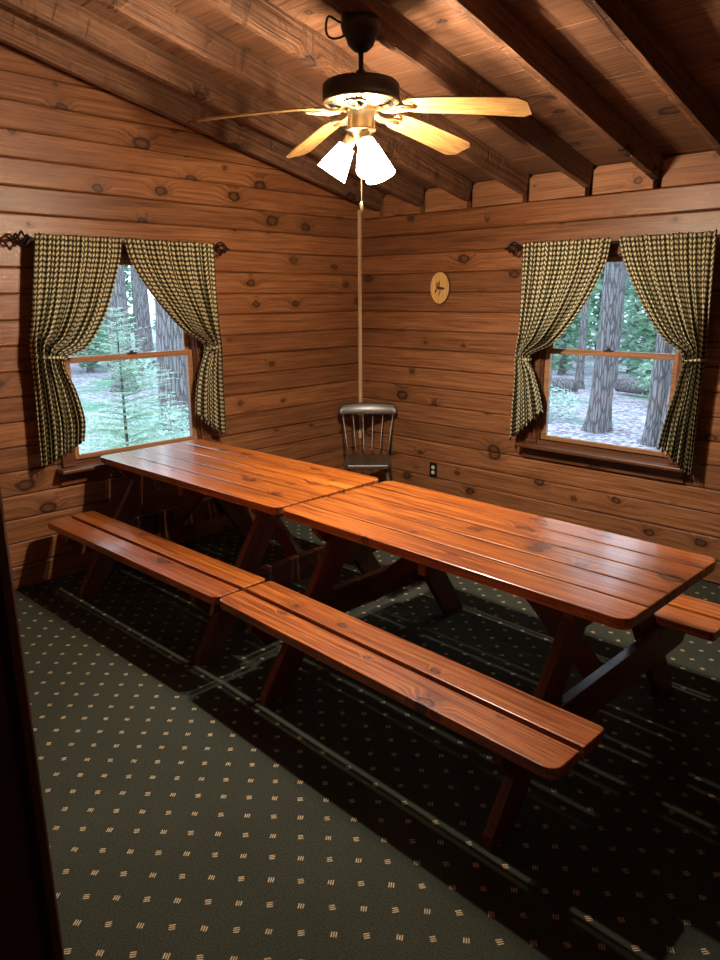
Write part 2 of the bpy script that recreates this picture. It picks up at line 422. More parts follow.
# rafters
rx = [.02, .235, .645, 1.065, 1.512, 1.952, 2.372, 2.80, 3.225, 3.65, 4.075, 4.5, 4.925, 5.35]
where = ['lying flat against the gable wall on the left', 'second in from the left gable wall', 'third in from the left gable wall',
         'fourth in from the left gable wall', 'landing on the back wall right of the oval plaque', 'carrying the ceiling fan canopy',
         'ending above the right-hand window', 'at the right edge of the picture', 'just outside the right edge of the picture',
         'over the room side of the doorway', 'over the middle of the doorway', 'second in from the right side wall', 'over the far side of the doorway', 'nearest the right side wall']
for i, x in enumerate(rx):
    bm = B(); w = .021
    LL = 5.55 / math.cos(ang)
    # subdivided box, edges a little uneven
    n = 60; H = (CE0 - RB0) * math.cos(ang) - .003
    if i == 0: h0 = -.060
    else: h0 = -H
    vs = []
    for j in range(n + 1):
        yy = -LL * j / n
        def jit(s): return (noise.noise(Vector((yy * 5, i * 7.3, s))) * .004)
        hb = -H + jit(1) if i else -.055 + jit(1)
        ring = [(x - w + jit(2), hb), (x + w + (jit(3) if i else 0), hb), (x + w + jit(4), -.001), (x - w + jit(5), -.001)]
        if i == 0: ring[0] = (x - w + .001, hb); ring[3] = (x - w + .001, -.001)
        vs.append([bm.verts.new((a, yy, b)) for a, b in ring])
    for A, D in zip(vs, vs[1:]):
        for q in range(4): bm.faces.new((A[q], A[(q + 1) % 4], D[(q + 1) % 4], D[q]))
    bm.faces.new(vs[0][::-1]); bm.faces.new(vs[-1])
    o = obj('ceiling_rafter', bm, M_raft, loc=(0, 0, CE0), rot=(ang, 0, 0))
    tag(o, 'rough brown sloping ceiling rafter ' + where[i], 'rafter', 'sloping ceiling rafters')
# blocking boards between the rafters on top of the back wall
ztop = Z0 + 16 * BH
for i in range(len(rx) - 1):
    a, b = rx[i] + .024, rx[i + 1] - .024
    bm = B(); r = .03
    prism(bm, [(a, ztop + .002), (b, ztop + .002), (b, CE0 - .035), (b - r, CE0 - .002 - SL * .06), (a + r, CE0 - .002 - SL * .06), (a, CE0 - .035)], .001, .06, 'y', bev=.003)
    struct('trim_%d' % (i + 1), bm, M_block)
# pale quarter strip in the corner
bm = B(); prism(bm, [(0.001, -.001), (.022, -.001), (.018, -.012), (.012, -.018), (.001, -.022)], .50, 2.335, 'z')
struct('trim_corner', bm, M_trim)
# doorway
d = empty('door_1', (DX0, YF, 0)); d['kind'] = 'structure'
bm = B(); box(bm, (-.019, -.135, 0), (0, .012, 2.08), .002); obj('jamb', bm, M_jamb, d)
bm = B(); box(bm, (.0005, -.004, 0), (.014, .010, 2.07), .003); obj('door_stop', bm, M_jamb, d)
bm = B(); box(bm, (DX1 - DX0, -.135, 0), (DX1 - DX0 + .019, .012, 2.08), .002); obj('jamb', bm, M_jamb, d)
bm = B(); box(bm, (.001, -.135, 2.06), (DX1 - DX0 - .001, .012, 2.08), .002); obj('head', bm, M_jamb, d)

# ------------------------------------------------------------------ windows
def window(name, loc, rz):
    w = empty(name, loc, rz); w['kind'] = 'structure'
    hw, z0, z1 = WHW, WZ0, WZ1
    # jamb lining
    bm = B()
    t = .014
    box(bm, (-hw + .001, .0, z0), (-hw + t, .118, z1), .001); box(bm, (hw - t, .0, z0), (hw - .001, .118, z1), .001)
    box(bm, (-hw + t, .0, z1 - t), (hw - t, .118, z1 - .001), .001); box(bm, (-hw + t, .0, z0 + .001), (hw - t, .118, z0 + t), .001)
    obj('frame_lining', bm, M_case, w)
    # casing boards on the wall face
    bm = B()
    box(bm, (-hw - .075, -.02, z0 - .01), (-hw + .004, -.0005, z1 + .075), .004)
    box(bm, (hw - .004, -.02, z0 - .01), (hw + .075, -.0005, z1 + .075), .004)
    box(bm, (-hw + .004, -.02, z1 - .004), (hw - .004, -.0005, z1 + .075), .004)
    obj('casing', bm, M_case, w)
    bm = B(); box(bm, (-hw - .115, -.100, z0 - .036), (hw + .115, -.0005, z0 - .012), .006, 2); box(bm, (-hw + .006, -.001, z0 - .012), (hw - .006, .03, z0 + .014), .002)
    obj('sill', bm, M_case, w)
    bm = B(); box(bm, (-hw - .10, -.020, z0 - .120), (hw + .10, -.0005, z0 - .041), .004)
    obj('apron', bm, M_case, w)
    zi0, zi1 = z0 + t, z1 - t; xi = hw - t; zm = 1.315; s = .036
    def sash(nm, za, zb, y0, y1, rail_b, rail_t):
        bm = B()
        box(bm, (-xi + .001, y0, za), (-xi + s, y1, zb), .003); box(bm, (xi - s, y0, za), (xi - .001, y1, zb), .003)
        box(bm, (-xi + s, y0, za), (xi - s, y1, za + rail_b), .003); box(bm, (-xi + s, y0, zb - rail_t), (xi - s, y1, zb), .003)
        f = obj(nm, bm, M_sash, w)
        bm = B(); ym = (y0 + y1) / 2
        box(bm, (-xi + s - .004, ym - .002, za + rail_b - .004), (xi - s + .004, ym + .002, zb - rail_t + .004))
        obj('pane', bm, M_glass, f)
        return f
    lo = sash('lower_sash', zi0, zm + .018, .022, .050, .030, .034)
    sash('upper_sash', zm - .012, zi1, .054, .082, .030, .030)
    bm = B(); box(bm, (-.03, .010, zm + .018), (.03, .045, zm + .026), .002); lathe(bm, [(.012, 0), (.012, .008), (.006, .012)], 12, Matrix.Translation((0, .030, zm + .026)))
    obj('sash_lock', bm, M_bronze, lo)
    return w
window('window_1', (0, W1C, 0), PI / 2)
window('window_2', (W2C, 0, 0), 0)

# ------------------------------------------------------------------ curtains (local: X to the right along the wall, -Y into the room)
def interp(tab, v):
    for (a, *A), (b, *Bv) in zip(tab, tab[1:]):
        if v <= b:
            f = (v - a) / (b - a); f2 = f * f * (3 - 2 * f) if False else f
            return [p + (q - p) * f2 for p, q in zip(A, Bv)]
    return tab[-1][1:]

def smooth_tab(tab, v):      # Catmull-Rom on the key rows
    ks = [r[0] for r in tab]
    i = 0
    while i < len(ks) - 2 and v > ks[i + 1]: i += 1
    t = (v - ks[i]) / (ks[i + 1] - ks[i]); t = max(0, min(1, t))
    out = []
    for c in range(1, len(tab[0])):
        p1, p2 = tab[i][c], tab[i + 1][c]
        m1 = (p2 - tab[i - 1][c]) / (ks[i + 1] - ks[i - 1]) * (ks[i + 1] - ks[i]) if i > 0 else (p2 - p1)
        m2 = (tab[i + 2][c] - p1) / (ks[i + 2] - ks[i]) * (ks[i + 1] - ks[i]) if i + 2 < len(ks) else (p2 - p1)
        out.append((2 * t**3 - 3 * t**2 + 1) * p1 + (t**3 - 2 * t**2 + t) * m1 + (-2 * t**3 + 3 * t**2) * p2 + (t**3 - t**2) * m2)
    return out

def panel(upper, seed, parent, W=.63, tail=None):
    """one cloth panel. rows: (s, z_outer, z_inner, x_outer, x_inner, fold_depth); s runs from rod (0) to hem (1)."""
    rnd = random.Random(seed)
    NU, NV = 190, 120
    nf = 8.5; ph = rnd.random() * 6
    verts = []; uv = []
    V0 = [None] * (NU + 1); acc = [0.0] * (NU + 1)
    for j in range(NV + 1):
        s = j / NV
        zo, zi, xo, xi, A = smooth_tab(upper, s)
        row = []
        for i in range(NU + 1):
            u = i / NU
            x = xo + (xi - xo) * u
            z = zo + (zi - zo) * u
            w = math.sin(2 * PI * nf * u + ph + .9 * math.sin(3 * s + seed)) * (.75 + .4 * noise.noise(Vector((u * 6, s * 2, seed))))
            w += .45 * math.sin(2 * PI * nf * 2.13 * u + 1.7 * ph + 1.1 * s) * (.6 + .5 * noise.noise(Vector((u * 9 + 3, s * 3, seed))))
            yy = -.111 + A * w
            hdr = max(0, 1 - s / .035)
            yy = yy * (1) + .006 * hdr * math.sin(2 * PI * 34 * u + ph)
            z += .011 * hdr * (noise.noise(Vector((u * 40, 1, seed))) + .3 * math.sin(2 * PI * 31 * u))
            yy += .004 * hdr * noise.noise(Vector((u * 55, s * 40, seed + 9)))
            # hem waves a little
            z += .012 * s * s * math.sin(2 * PI * nf * u + ph + 1) * (1 if s > .6 else 0)
            p = Vector((x, yy, z))
            if V0[i] is not None: acc[i] += math.hypot(p.x - V0[i].x, p.z - V0[i].z)
            V0[i] = p
            row.append(p); uv.append((u * W, acc[i]))
        verts += row
    faces = []
    for j in range(NV):
        for i in range(NU):
            a = j * (NU + 1) + i
            faces.append((a, a + 1, a + NU + 2, a + NU + 1))
    me = bpy.data.meshes.new('curtain_panel'); me.from_pydata([tuple(v) for v in verts], [], faces); me.update()
    ul = me.uv_layers.new(name='UVMap')
    for lp in me.loops: ul.data[lp.index].uv = uv[lp.vertex_index]
    for p in me.polygons: p.use_smooth = True
    me.materials.append(M_ging)
    o = bpy.data.objects.new('curtain_panel', me); C.objects.link(o); o.parent = parent
    md = o.modifiers.new('th', 'SOLIDIFY'); md.thickness = .0012
    return o

def tieback(parent, x, z, half, wallx):
    bm = B()
    n = 28; ring = []
    for k in range(n):
        a = 2 * PI * k / n
        cx, cy = x + (half + .006) * math.cos(a), -.108 + .042 * math.sin(a)
        ring.append([bm.verts.new((cx, cy, z + dz + .012 * math.cos(a) * (1 if wallx > x else -1))) for dz in (-.009, .009)])
    for k in range(n):
        A, D = ring[k], ring[(k + 1) % n]
        f = bm.faces.new((A[0], D[0], D[1], A[1]))
    uvl = bm.loops.layers.uv.new('UVMap')
    for f in bm.faces:
        for lp in f.loops:
            v = lp.vert.co; lp[uvl].uv = (v.x * 1.2 + v.y, v.z + .006)
    o = obj('tieback', bm, M_ging, parent, smooth=True)
    md = o.modifiers.new('th', 'SOLIDIFY'); md.thickness = .002

def rod(name, loc, rz, x0, x1, z, label):
    r = empty(name, loc, rz); tag(r, label, 'curtain rod')
    bm = B(); tube(bm, [(x0, -.095, z), (x1, -.095, z)], .0085, 14); obj('pole', bm, M_iron, r, smooth=False)
    for sx, x in ((-1, x0), (1, x1)):
        bm = B()
        # birdcage finial: four twisted wires between two collars
        Lf, R = .085, .035
        for q in range(4):
            pts = []
            for k in range(15):
                t = k / 14; rad = R * math.sin(PI * t) ** .8 + .003
                a = q * PI / 2 + t * PI * 1.1
                pts.append((x + sx * (.012 + Lf * t), -.095 + rad * math.cos(a), z + rad * math.sin(a)))
            tube(bm, pts, .0062, 6)
        for (a, b, rr) in ((0, .014, .014), (.094, .108, .010)):
            tube(bm, [(x + sx * a, -.095, z), (x + sx * b, -.095, z)], rr, 12)
        tube(bm, [(x + sx * .108, -.095, z), (x + sx * .128, -.095, z)], [.009, .002], 10)
        obj('finial', bm, M_iron, r, smooth=False)
        bm = B(); xb = x - sx * .012
        tube(bm, [(xb, -.004, z - .01), (xb, -.06, z - .016), (xb, -.095, z - .0125)], .005, 8)
        lathe(bm, [(.022, -.003), (.020, .003)], 16, Matrix.Translation((xb, -.004, z - .01)) @ Matrix.Rotation(PI / 2, 4, 'X'))
        obj('bracket', bm, M_iron, r)
    return r

RZ = 1.985
rod('curtain_rod', (0, 0, 0), PI / 2, -2.64, -1.465, RZ, 'dark iron curtain rod with twisted cage finials over the left-hand window')
rod('curtain_rod', (0, 0, 0), 0, 1.555, 2.795, RZ - .012, 'dark iron curtain rod with twisted cage finials over the right-hand window')

def curtain(rows, tie, seed, loc, rz, label, wallx):
    c = empty('gingham_curtain', loc, rz); tag(c, label, 'curtain', 'gingham tie-back curtains')
    panel(rows, seed, c)
    tieback(c, tie[0], tie[1], tie[2], wallx)
# rows: s, z_outer, z_inner, x_outer, x_inner, fold
def rows(xo, inner, tie, hem, zt):
    """xo: outer edge x at rod / tie / hem; inner: list of (x,z) along inner edge rod->tie; tie: (z at outer); hem: inner low points"""
    out = []
    n = len(inner)
    for k, (x, z) in enumerate(inner):
        s = .62 * k / (n - 1)
        zo = zt + (tie - zt) * k / (n - 1)
        f = k / (n - 1)
        out.append((s, zo, z, xo[0] + (xo[1] - xo[0]) * f, x, .0065 + .028 * f ** 2))
    m = len(hem)
    for k, (x, z, zo, ff) in enumerate(hem):
        s = .62 + .38 * (k + 1) / m
        f = (k + 1) / m
        out.append((s, zo, z, xo[1] + (xo[2] - xo[1]) * f, x, ff))
    return out
ZT = RZ + .030
curtain(rows((-2.625, -2.715, -2.735), [(-2.125, ZT), (-2.145, 1.90), (-2.20, 1.74), (-2.28, 1.56), (-2.40, 1.40), (-2.545, 1.325)], 1.42,
             [(-2.49, 1.16, 1.16, .021), (-2.455, .99, .95, .024), (-2.47, .86, .735, .022)], ZT),
        (-2.628, 1.355, .085), 1, (0, 0, 0), PI / 2, 'green and cream gingham curtain tied back on the left of the left-hand window', -2.8)
curtain(rows((-1.475, -1.478, -1.475), [(-2.108, ZT), (-2.075, 1.89), (-2.00, 1.76), (-1.87, 1.60), (-1.74, 1.47), (-1.585, 1.365)], 1.36,
             [(-1.64, 1.20, 1.16, .021), (-1.675, 1.05, .95, .024), (-1.690, .915, .745, .022)], ZT),
        (-1.535, 1.345, .058), 2, (0, 0, 0), PI / 2, 'green and cream gingham curtain tied back between the left-hand window and the room corner', -1.3)
ZT2 = ZT - .012
curtain(rows((1.575, 1.575, 1.548), [(2.178, ZT2), (2.155, 1.86), (2.075, 1.68), (1.965, 1.51), (1.83, 1.37), (1.665, 1.285)], 1.30,
             [(1.715, 1.17, 1.14, .021), (1.765, 1.05, .93, .024), (1.80, .935, .705, .022)], ZT2),
        (1.622, 1.272, .050), 3, (0, 0, 0), 0, 'green and cream gingham curtain of the right-hand window, on the side nearer the plaque', 1.4)
curtain(rows((2.765, 2.775, 2.775), [(2.222, ZT2), (2.265, 1.87), (2.34, 1.72), (2.45, 1.54), (2.555, 1.42), (2.668, 1.335)], 1.36,
             [(2.645, 1.16, 1.16, .021), (2.605, .98, .93, .024), (2.575, .80, .665, .022)], ZT2),
        (2.718, 1.315, .058), 4, (0, 0, 0), 0, 'green and cream gingham curtain tied back at the right edge of the picture', 2.9)

# ------------------------------------------------------------------ picnic tables
TZ, SZ, TT = .7496, .4255, .038
def rounded_board(bm, x0, x1, y0, y1, z0, z1, cuts, bev=.003):
    """cuts: dict corner->radius, corners as (sx, sy)"""
    pts = []
    for sx, sy in ((-1, -1), (1, -1), (1, 1), (-1, 1)):
        cx, cy = (x1 if sx > 0 else x0), (y1 if sy > 0 else y0)
        r = cuts.get((sx, sy), 0)
        if not r: pts.append((cx, cy)); continue
        a0 = {(-1, -1): PI, (1, -1): 1.5 * PI, (1, 1): 0, (-1, 1): .5 * PI}[(sx, sy)]
        for k in range(6):
            a = a0 + PI / 2 * k / 5
            pts.append((cx - sx * r + r * math.cos(a), cy - sy * r + r * math.sin(a)))
    prism(bm, pts, z0, z1, 'z', bev=bev)

def make_table(loc, rz, L, label):
    t = empty('picnic_table', loc, rz); tag(t, label, 'table', 'picnic tables set end to end')
    W = .7285; h = L / 2; bw, gp = .1387, .007
    bm = B()
    for k in range(5):
        y0 = -W / 2 + k * (bw + .00875)
        cuts = {}
        if k == 0: cuts = {(-1, -1): .045, (1, -1): .045}
        if k == 4: cuts = {(-1, 1): .045, (1, 1): .045}
        rounded_board(bm, -h, h, y0, y0 + bw, TZ - TT, TZ, cuts, .004)
    o = obj('tabletop', bm, M_table, t)
    # shift so board pitch in the material falls on the gaps
    for sy in (-1, 1):
        bm = B()
        for k in (0, 1):
            y0 = .432 + k * .158; y1 = y0 + .134
            a, b = (y0, y1) if sy > 0 else (-y1, -y0)
            cuts = {(-1, sy): .042, (1, sy): .042} if k == 1 else {}
            if k == 0: cuts = {(-1, -sy): .02, (1, -sy): .02}
            rounded_board(bm, -h + .005, h - .005, a, b, SZ - TT, SZ, cuts, .004)
        # local frame shifted so each board keeps its own grain
        for v in bm.verts: v.co.y -= sy * .432
        obj('seat', bm, M_seat, t, loc=(0, sy * .432, 0))
    lx = h - .245
    for sx in (-1, 1):
        for sy in (-1, 1):
            # leg as a sheared board: grain runs along the local X axis
            ty, fy = .155, .628
            top, foot = Vector((0, sy * ty, TZ - TT - .001)), Vector((0, sy * fy, 0))
            dv = foot - top; ln = dv.length; th = math.atan2(dv.z, dv.y)
            bm = B(); hw = .060
            c, s = math.cos(th), math.sin(th)
            def loc2(y, z):     # world (y,z) in leg frame -> local (x along, y across)
                yy, zz = y - top.y, z - top.z
                return (yy * c + zz * s, -yy * s + zz * c)
            hc = hw / abs(s)
            pts = [loc2(top.y - hc, top.z), loc2(top.y + hc, top.z), loc2(foot.y + hc, 0.0), loc2(foot.y - hc, 0.0)]
            # clip the sharp toe
            o_, i_ = (2, 3) if sy > 0 else (3, 2)
            out = pts[o_]; prv = pts[1] if sy > 0 else pts[0]
            d1 = (Vector(prv) - Vector(out)).normalized() * .05; d2 = (Vector(pts[i_]) - Vector(out)).normalized() * .018
            pa, pb = tuple(Vector(out) + d1), tuple(Vector(out) + d2)
            pts = [pts[0], pts[1], pa, pb, pts[3]] if sy > 0 else [pts[0], pts[1], pts[2], pb, pa]
            prism(bm, pts, -TT / 2, TT / 2, 'z', bev=.003)
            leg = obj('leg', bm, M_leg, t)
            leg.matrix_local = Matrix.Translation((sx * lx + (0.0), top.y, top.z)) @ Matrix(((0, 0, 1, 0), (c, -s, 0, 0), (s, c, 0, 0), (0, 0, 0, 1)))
        # crossbeam carrying the seats, bolted on the outer face of the legs
        bm = B(); z1 = SZ - TT - .001; zb = z1 - .135; e = .70
        prism(bm, [(-e, z1), (-e, z1 - .05), (-e + .07, zb), (e - .07, zb), (e, z1 - .05), (e, z1)], -TT / 2, TT / 2, 'y', bev=.003)
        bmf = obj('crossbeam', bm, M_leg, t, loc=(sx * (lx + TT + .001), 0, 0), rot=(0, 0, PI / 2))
        # batten under the top
        bm = B(); z1 = TZ - TT - .001; zb = z1 - .085; e = .335
        prism(bm, [(-e, z1), (-e, z1 - .03), (-e + .05, zb), (e - .05, zb), (e, z1 - .03), (e, z1)], -TT / 2, TT / 2, 'y', bev=.003)
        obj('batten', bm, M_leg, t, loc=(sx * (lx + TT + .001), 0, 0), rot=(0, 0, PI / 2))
        # diagonal brace from beam to the middle of the top
        p0 = Vector((sx * (lx + .015), 0, .30)); p1 = Vector((sx * .13, 0, TZ - TT - .001))
        dv = p1 - p0; ln = dv.length; an = math.atan2(dv.z, dv.x)
        bm = B(); box(bm, (0, -TT / 2, -.043), (ln - .05, TT / 2, .043), .003)
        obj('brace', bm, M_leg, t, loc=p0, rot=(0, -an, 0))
    # centre batten
    bm = B(); z1 = TZ - TT - .001; box(bm, (-.335, -TT / 2, z1 - .06), (.335, TT / 2, z1), .003)
    obj('batten', bm, M_leg, t, loc=(0, 0, 0), rot=(0, 0, PI / 2))
    return t
def centre(cx, cy, rot, u, v): return (cx + math.cos(rot) * u - math.sin(rot) * v, cy + math.sin(rot) * u + math.cos(rot) * v, 0)
TL_ = 1.640
make_table(centre(1.780, -2.3605, -.0202, TL_ / 2, .3642), -.0202, TL_, 'varnished picnic table with attached benches, nearer the camera and right-hand window')
make_table(centre(1.764, -2.3623, .0273, -TL_ / 2, .3642), .0273, TL_, 'varnished picnic table with attached benches, farther one ending under the left-hand window')

# ------------------------------------------------------------------ chair
ch = empty('spindle_chair', (.341, -.267, 0), math.radians(223.6))
tag(ch, 'dark glossy spindle-back wooden chair standing in the corner behind the tables', 'chair')
bm = B()
sp_ = []
for (x, y) in [(-.165, -.02), (-.178, .0), (-.182, .2), (-.180, .33), (-.15, .375), (.15, .375), (.180, .33), (.182, .2), (.178, .0), (.165, -.02)]: sp_.append((x, y))
prism(bm, sp_, .412, .447, 'z', bev=.008); obj('seat', bm, M_chair, ch)
bm = B()
n = 20; z0, z1 = .756, .842
vs = []
for k in range(n + 1):
    t = -1 + 2 * k / n; x = .235 * t; y = -.078 - .030 * (1 - t * t)
    e = max(0, (abs(t) - .86) / .14)
    cut = .022 * (1 - math.sqrt(max(0, 1 - e * e)))
    dz = .010 * (1 - t * t)
    a, b = z0 + cut * .5, z1 - .006 + dz - cut * 1.3
    prof = [(x, y - .012, a), (x, y - .012 - .030, b)]
    for q in range(9):
        g_ = 1 - q / 8; bul = .007 * math.sin(PI * g_)
        prof.append((x, y + .008 + bul - .030 * g_, a + (b - a) * g_))
    vs.append([bm.verts.new(p) for p in prof])
for A, D in zip(vs, vs[1:]):
    for q in range(11): bm.faces.new((A[q], A[(q + 1) % 11], D[(q + 1) % 11], D[q]))
bm.faces.new(vs[0][::-1]); bm.faces.new(vs[-1])
if 0: bmesh.ops.bevel(bm, geom=[e for e in bm.edges if abs((e.verts[0].co - e.verts[1].co).x) > .01 and abs(e.verts[0].co.z - e.verts[1].co.z) < .01], offset=.004, segments=2, affect='EDGES')
obj('crest_rail', bm, M_chair, ch, smooth=True)
for k in range(6):
    t = -1 + 2 * k / 5; xb, xt = .155 * t, .203 * t
    r = .0105 if k in (0, 5) else .0070
    yt = -.080 - .030 * (1 - (xt / .235) ** 2)
    bm = B(); pts = []; rs = []
    for q in range(9):
        f = q / 8
        pts.append((xb + (xt - xb) * f, .018 + (yt - .018) * f, .446 + (.764 - .446) * f)); rs.append(r * (.75 + .5 * math.sin(PI * min(1, f * 1.3)) ** 2 * .6))
    tube(bm, pts, rs, 10); obj('spindle', bm, M_chair, ch, smooth=True)
feet = []
for sx in (-1, 1):
    for ty, fy in ((.06, -.02), (.31, .39)):
        bm = B(); a = Vector((sx * .14, ty, .413)); b = Vector((sx * .20, fy, 0)); pts = []; rs = []
        for q in range(13):
            f = q / 12; pts.append(a.lerp(b, f)); rs.append(.013 + .007 * math.sin(PI * f) + (.004 if q in (4, 9) else 0))
        tube(bm, pts, rs, 10); obj('leg', bm, M_chair, ch, smooth=True)
        feet.append((a, b))
for i, j in ((0, 1), (2, 3)):
    bm = B(); p = feet[i][0].lerp(feet[i][1], .55); q = feet[j][0].lerp(feet[j][1], .55); m = (p + q) / 2
    tube(bm, [p, m, q], [.009, .012, .009], 8); obj('stretcher', bm, M_chair, ch, smooth=True)
p = (feet[0][0].lerp(feet[0][1], .55) + feet[1][0].lerp(feet[1][1], .55)) / 2; q = (feet[2][0].lerp(feet[2][1], .55) + feet[3][0].lerp(feet[3][1], .55)) / 2
bm = B(); tube(bm, [p, (p + q) / 2, q], [.009, .012, .009], 8); obj('stretcher', bm, M_chair, ch, smooth=True)

# ------------------------------------------------------------------ plaque, outlet
pq = empty('wall_plaque', (.835, -.001, 1.731)); tag(pq, 'oval pine slice plaque with a burnt deer head, on the back wall', 'plaque')
def oval(a, b, k=1.0, n=40):
    return [(a * math.cos(2 * PI * i / n) * (1 + .03 * math.sin(2 * PI * i / n)), b * math.sin(2 * PI * i / n)) for i in range(n)]
bm = B(); prism(bm, oval(.090, .117), -.016, 0, 'y', bev=.002); obj('bark_rim', bm, M_bark_edge, pq)
bm = B(); prism(bm, oval(.085, .112), -.0195, -.0165, 'y', bev=.001); obj('face', bm, M_plaque, pq)
bm = B()
def pl(pts): prism(bm, [(a * 1.2, b * 1.2) for a, b in pts], -.0208, -.0196, 'y')
pl([(-.028, .004), (-.012, .014), (.004, .010), (.018, .004), (.034, .003), (.042, -.002), (.040, -.008), (.028, -.010), (.012, -.012), (-.004, -.010), (-.016, -.006)])
pl([(-.030, .012), (-.026, .021), (-.018, .040), (-.014, .026), (-.016, .014)])
pl([(-.010, .016), (-.006, .032), (.000, .044), (.004, .021), (.000, .014)])
pl([(-.026, -.002), (-.018, -.010), (-.024, -.024), (-.032, -.034), (-.036, -.020)])
pl([(.002, -.014), (.010, -.014), (.006, -.030), (-.002, -.046), (-.006, -.044), (.000, -.028)])
obj('burnt_drawing', bm, M_burn, pq)

ol = empty('wall_outlet', (.800, -.001, .350)); tag(ol, 'black double wall outlet with ivory sockets, low on the back wall', 'outlet')
bm = B(); box(bm, (-.036, -.006, -.058), (.036, 0, .058), .0025, 2); obj('cover_plate', bm, M_black, ol)
for dz in (-.020, .020):
    bm = B(); prism(bm, [(.017 * math.cos(a) if abs(math.cos(a)) < .9 else .0155 * (1 if math.cos(a) > 0 else -1), dz + .0145 * math.sin(a)) for a in [2 * PI * i / 24 for i in range(24)]], -.0085, -.0062, 'y')
    s = obj('socket', bm, M_ivory, ol)
    bm = B()
    for x in (-.006, .006): box(bm, (x - .001, -.0092, dz - .002), (x + .001, -.0086, dz + .007))
    obj('slots', bm, M_slot, s)

# ------------------------------------------------------------------ ceiling fan
fan = empty('ceiling_fan', (FAN.x, FAN.y, 0)); tag(fan, 'dark bronze ceiling fan with pale oak blades and lit frosted lamp shades', 'ceiling fan')
zr = RB0 + SL * (-FAN.y)
bm = B(); lathe(bm, [(.078, zr + .01), (.080, zr - .02), (.072, zr - .045), (.060, zr - .06), (.052, zr - .085), (.030, zr - .105), (.016, zr - .110)], 40)
obj('canopy', bm, M_bronze, fan, smooth=True)
bm = B(); tube(bm, [(0, 0, zr - .105), (0, 0, 2.523)], .0105, 16)
lathe(bm, [(.013, 2.560), (.020, 2.555), (.020, 2.545), (.015, 2.538), (.019, 2.520)], 20); obj('downrod', bm, M_bronze, fan, smooth=True)
bm = B(); lathe(bm, [(.02, 2.522), (.10, 2.520), (.145, 2.513), (.155, 2.504), (.157, 2.490), (.157, 2.447), (.153, 2.443)], 56); mh = obj('motor_housing', bm, M_bronze, fan, smooth=True)
bm = B(); lathe(bm, [(.153, 2.4425), (.156, 2.440), (.150, 2.436), (.128, 2.430), (.110, 2.424), (.085, 2.419), (.06, 2.418)], 56); bp = obj('base_plate', bm, M_brass, mh, smooth=True)
bm = B()
for k in range(40):
    a = 2 * PI * k / 40; Mx = Matrix.Rotation(a, 4, 'Z')
    box(bm, (.113, -.0028, 2.4215), (.133, .0028, 2.4260), M=Mx @ Matrix.Translation((0, 0, 0)))
for v in bm.verts:
    r_ = math.hypot(v.co.x, v.co.y); v.co.z += (r_ - .113) * .32
obj('vent_slots', bm, M_slot, bp)
CAMZ = 44.3
for i, ph in enumerate((-25, 47, 119, 191, 263)):
    az = math.radians(ph + CAMZ)
    arm = empty('x'); bpy.data.objects.remove(arm)
    bm = B()
    # two curved prongs opening into a plate
    for sy in (-1, 1):
        pts = [(.070, sy * .010, 2.420), (.100, sy * .012, 2.402), (.130, sy * .020, 2.396), (.160, sy * .036, 2.400), (.190, sy * .040, 2.402), (.215, sy * .028, 2.401), (.235, sy * .008, 2.400)]
        tube(bm, pts, [.007, .0065, .006, .006, .006, .0055, .005], 8)
    tube(bm, [(.130, 0, 2.397), (.175, 0, 2.400), (.240, 0, 2.399)], [.006, .007, .006], 8)
    tube(bm, [(.065, 0, 2.420), (.10, 0, 2.402), (.132, 0, 2.397)], [.011, .010, .008], 8)
    a = obj('blade_arm', bm, M_brass, fan, rot=(0, 0, az), smooth=True)
    if i == 4: continue
    bm = B()
    out = [(.195, -.045), (.24, -.056), (.40, -.064), (.58, -.070), (.655, -.066), (.685, -.030), (.685, .021), (.655, .066), (.58, .070), (.40, .064), (.24, .056), (.195, .045)]
    vs_lo = []; vs_hi = []
    N = 14
    # blade outline as strips so that it can droop
    xs = [.195 + (.692 - .195) * k / N for k in range(N + 1)]
    def hwid(x):
        if x < .24: return .040 + (.056 - .040) * (x - .195) / .045
        if x < .60: return .056 + .013 * (x - .24) / .36
        if x > .662: return .069 - .024 * ((x - .662) / .03)
        return .069
    rows_ = []
    for x in xs:
        h_ = hwid(x); z = -.150 * (x - .195) ** 1.25
        rows_.append([(x, y, z + dz) for y, dz in ((-h_, 0), (-h_ * .33, 0), (h_ * .33, 0), (h_, 0), (h_, .006), (h_ * .33, .006), (-h_ * .33, .006), (-h_, .006))])
    R_ = [[bm.verts.new(p) for p in r] for r in rows_]
    for A, D in zip(R_, R_[1:]):
        for q in range(8): bm.faces.new((A[q], A[(q + 1) % 8], D[(q + 1) % 8], D[q]))
    bm.faces.new(R_[0][::-1]); bm.faces.new(R_[-1])
    bl = obj('blade', bm, M_blade, fan)
    bl.matrix_local = Matrix.Translation((0, 0, 2.406)) @ Matrix.Rotation(az, 4, 'Z') @ Matrix.Rotation(math.radians(-15), 4, 'X')
bm = B(); lathe(bm, [(.062, 2.4175), (.060, 2.405), (.056, 2.40), (.056, 2.345), (.060, 2.340), (.058, 2.334), (.040, 2.325), (.034, 2.300), (.020, 2.285), (.012, 2.270)], 36)
obj('light_fitter', bm, M_brass, fan, smooth=True)
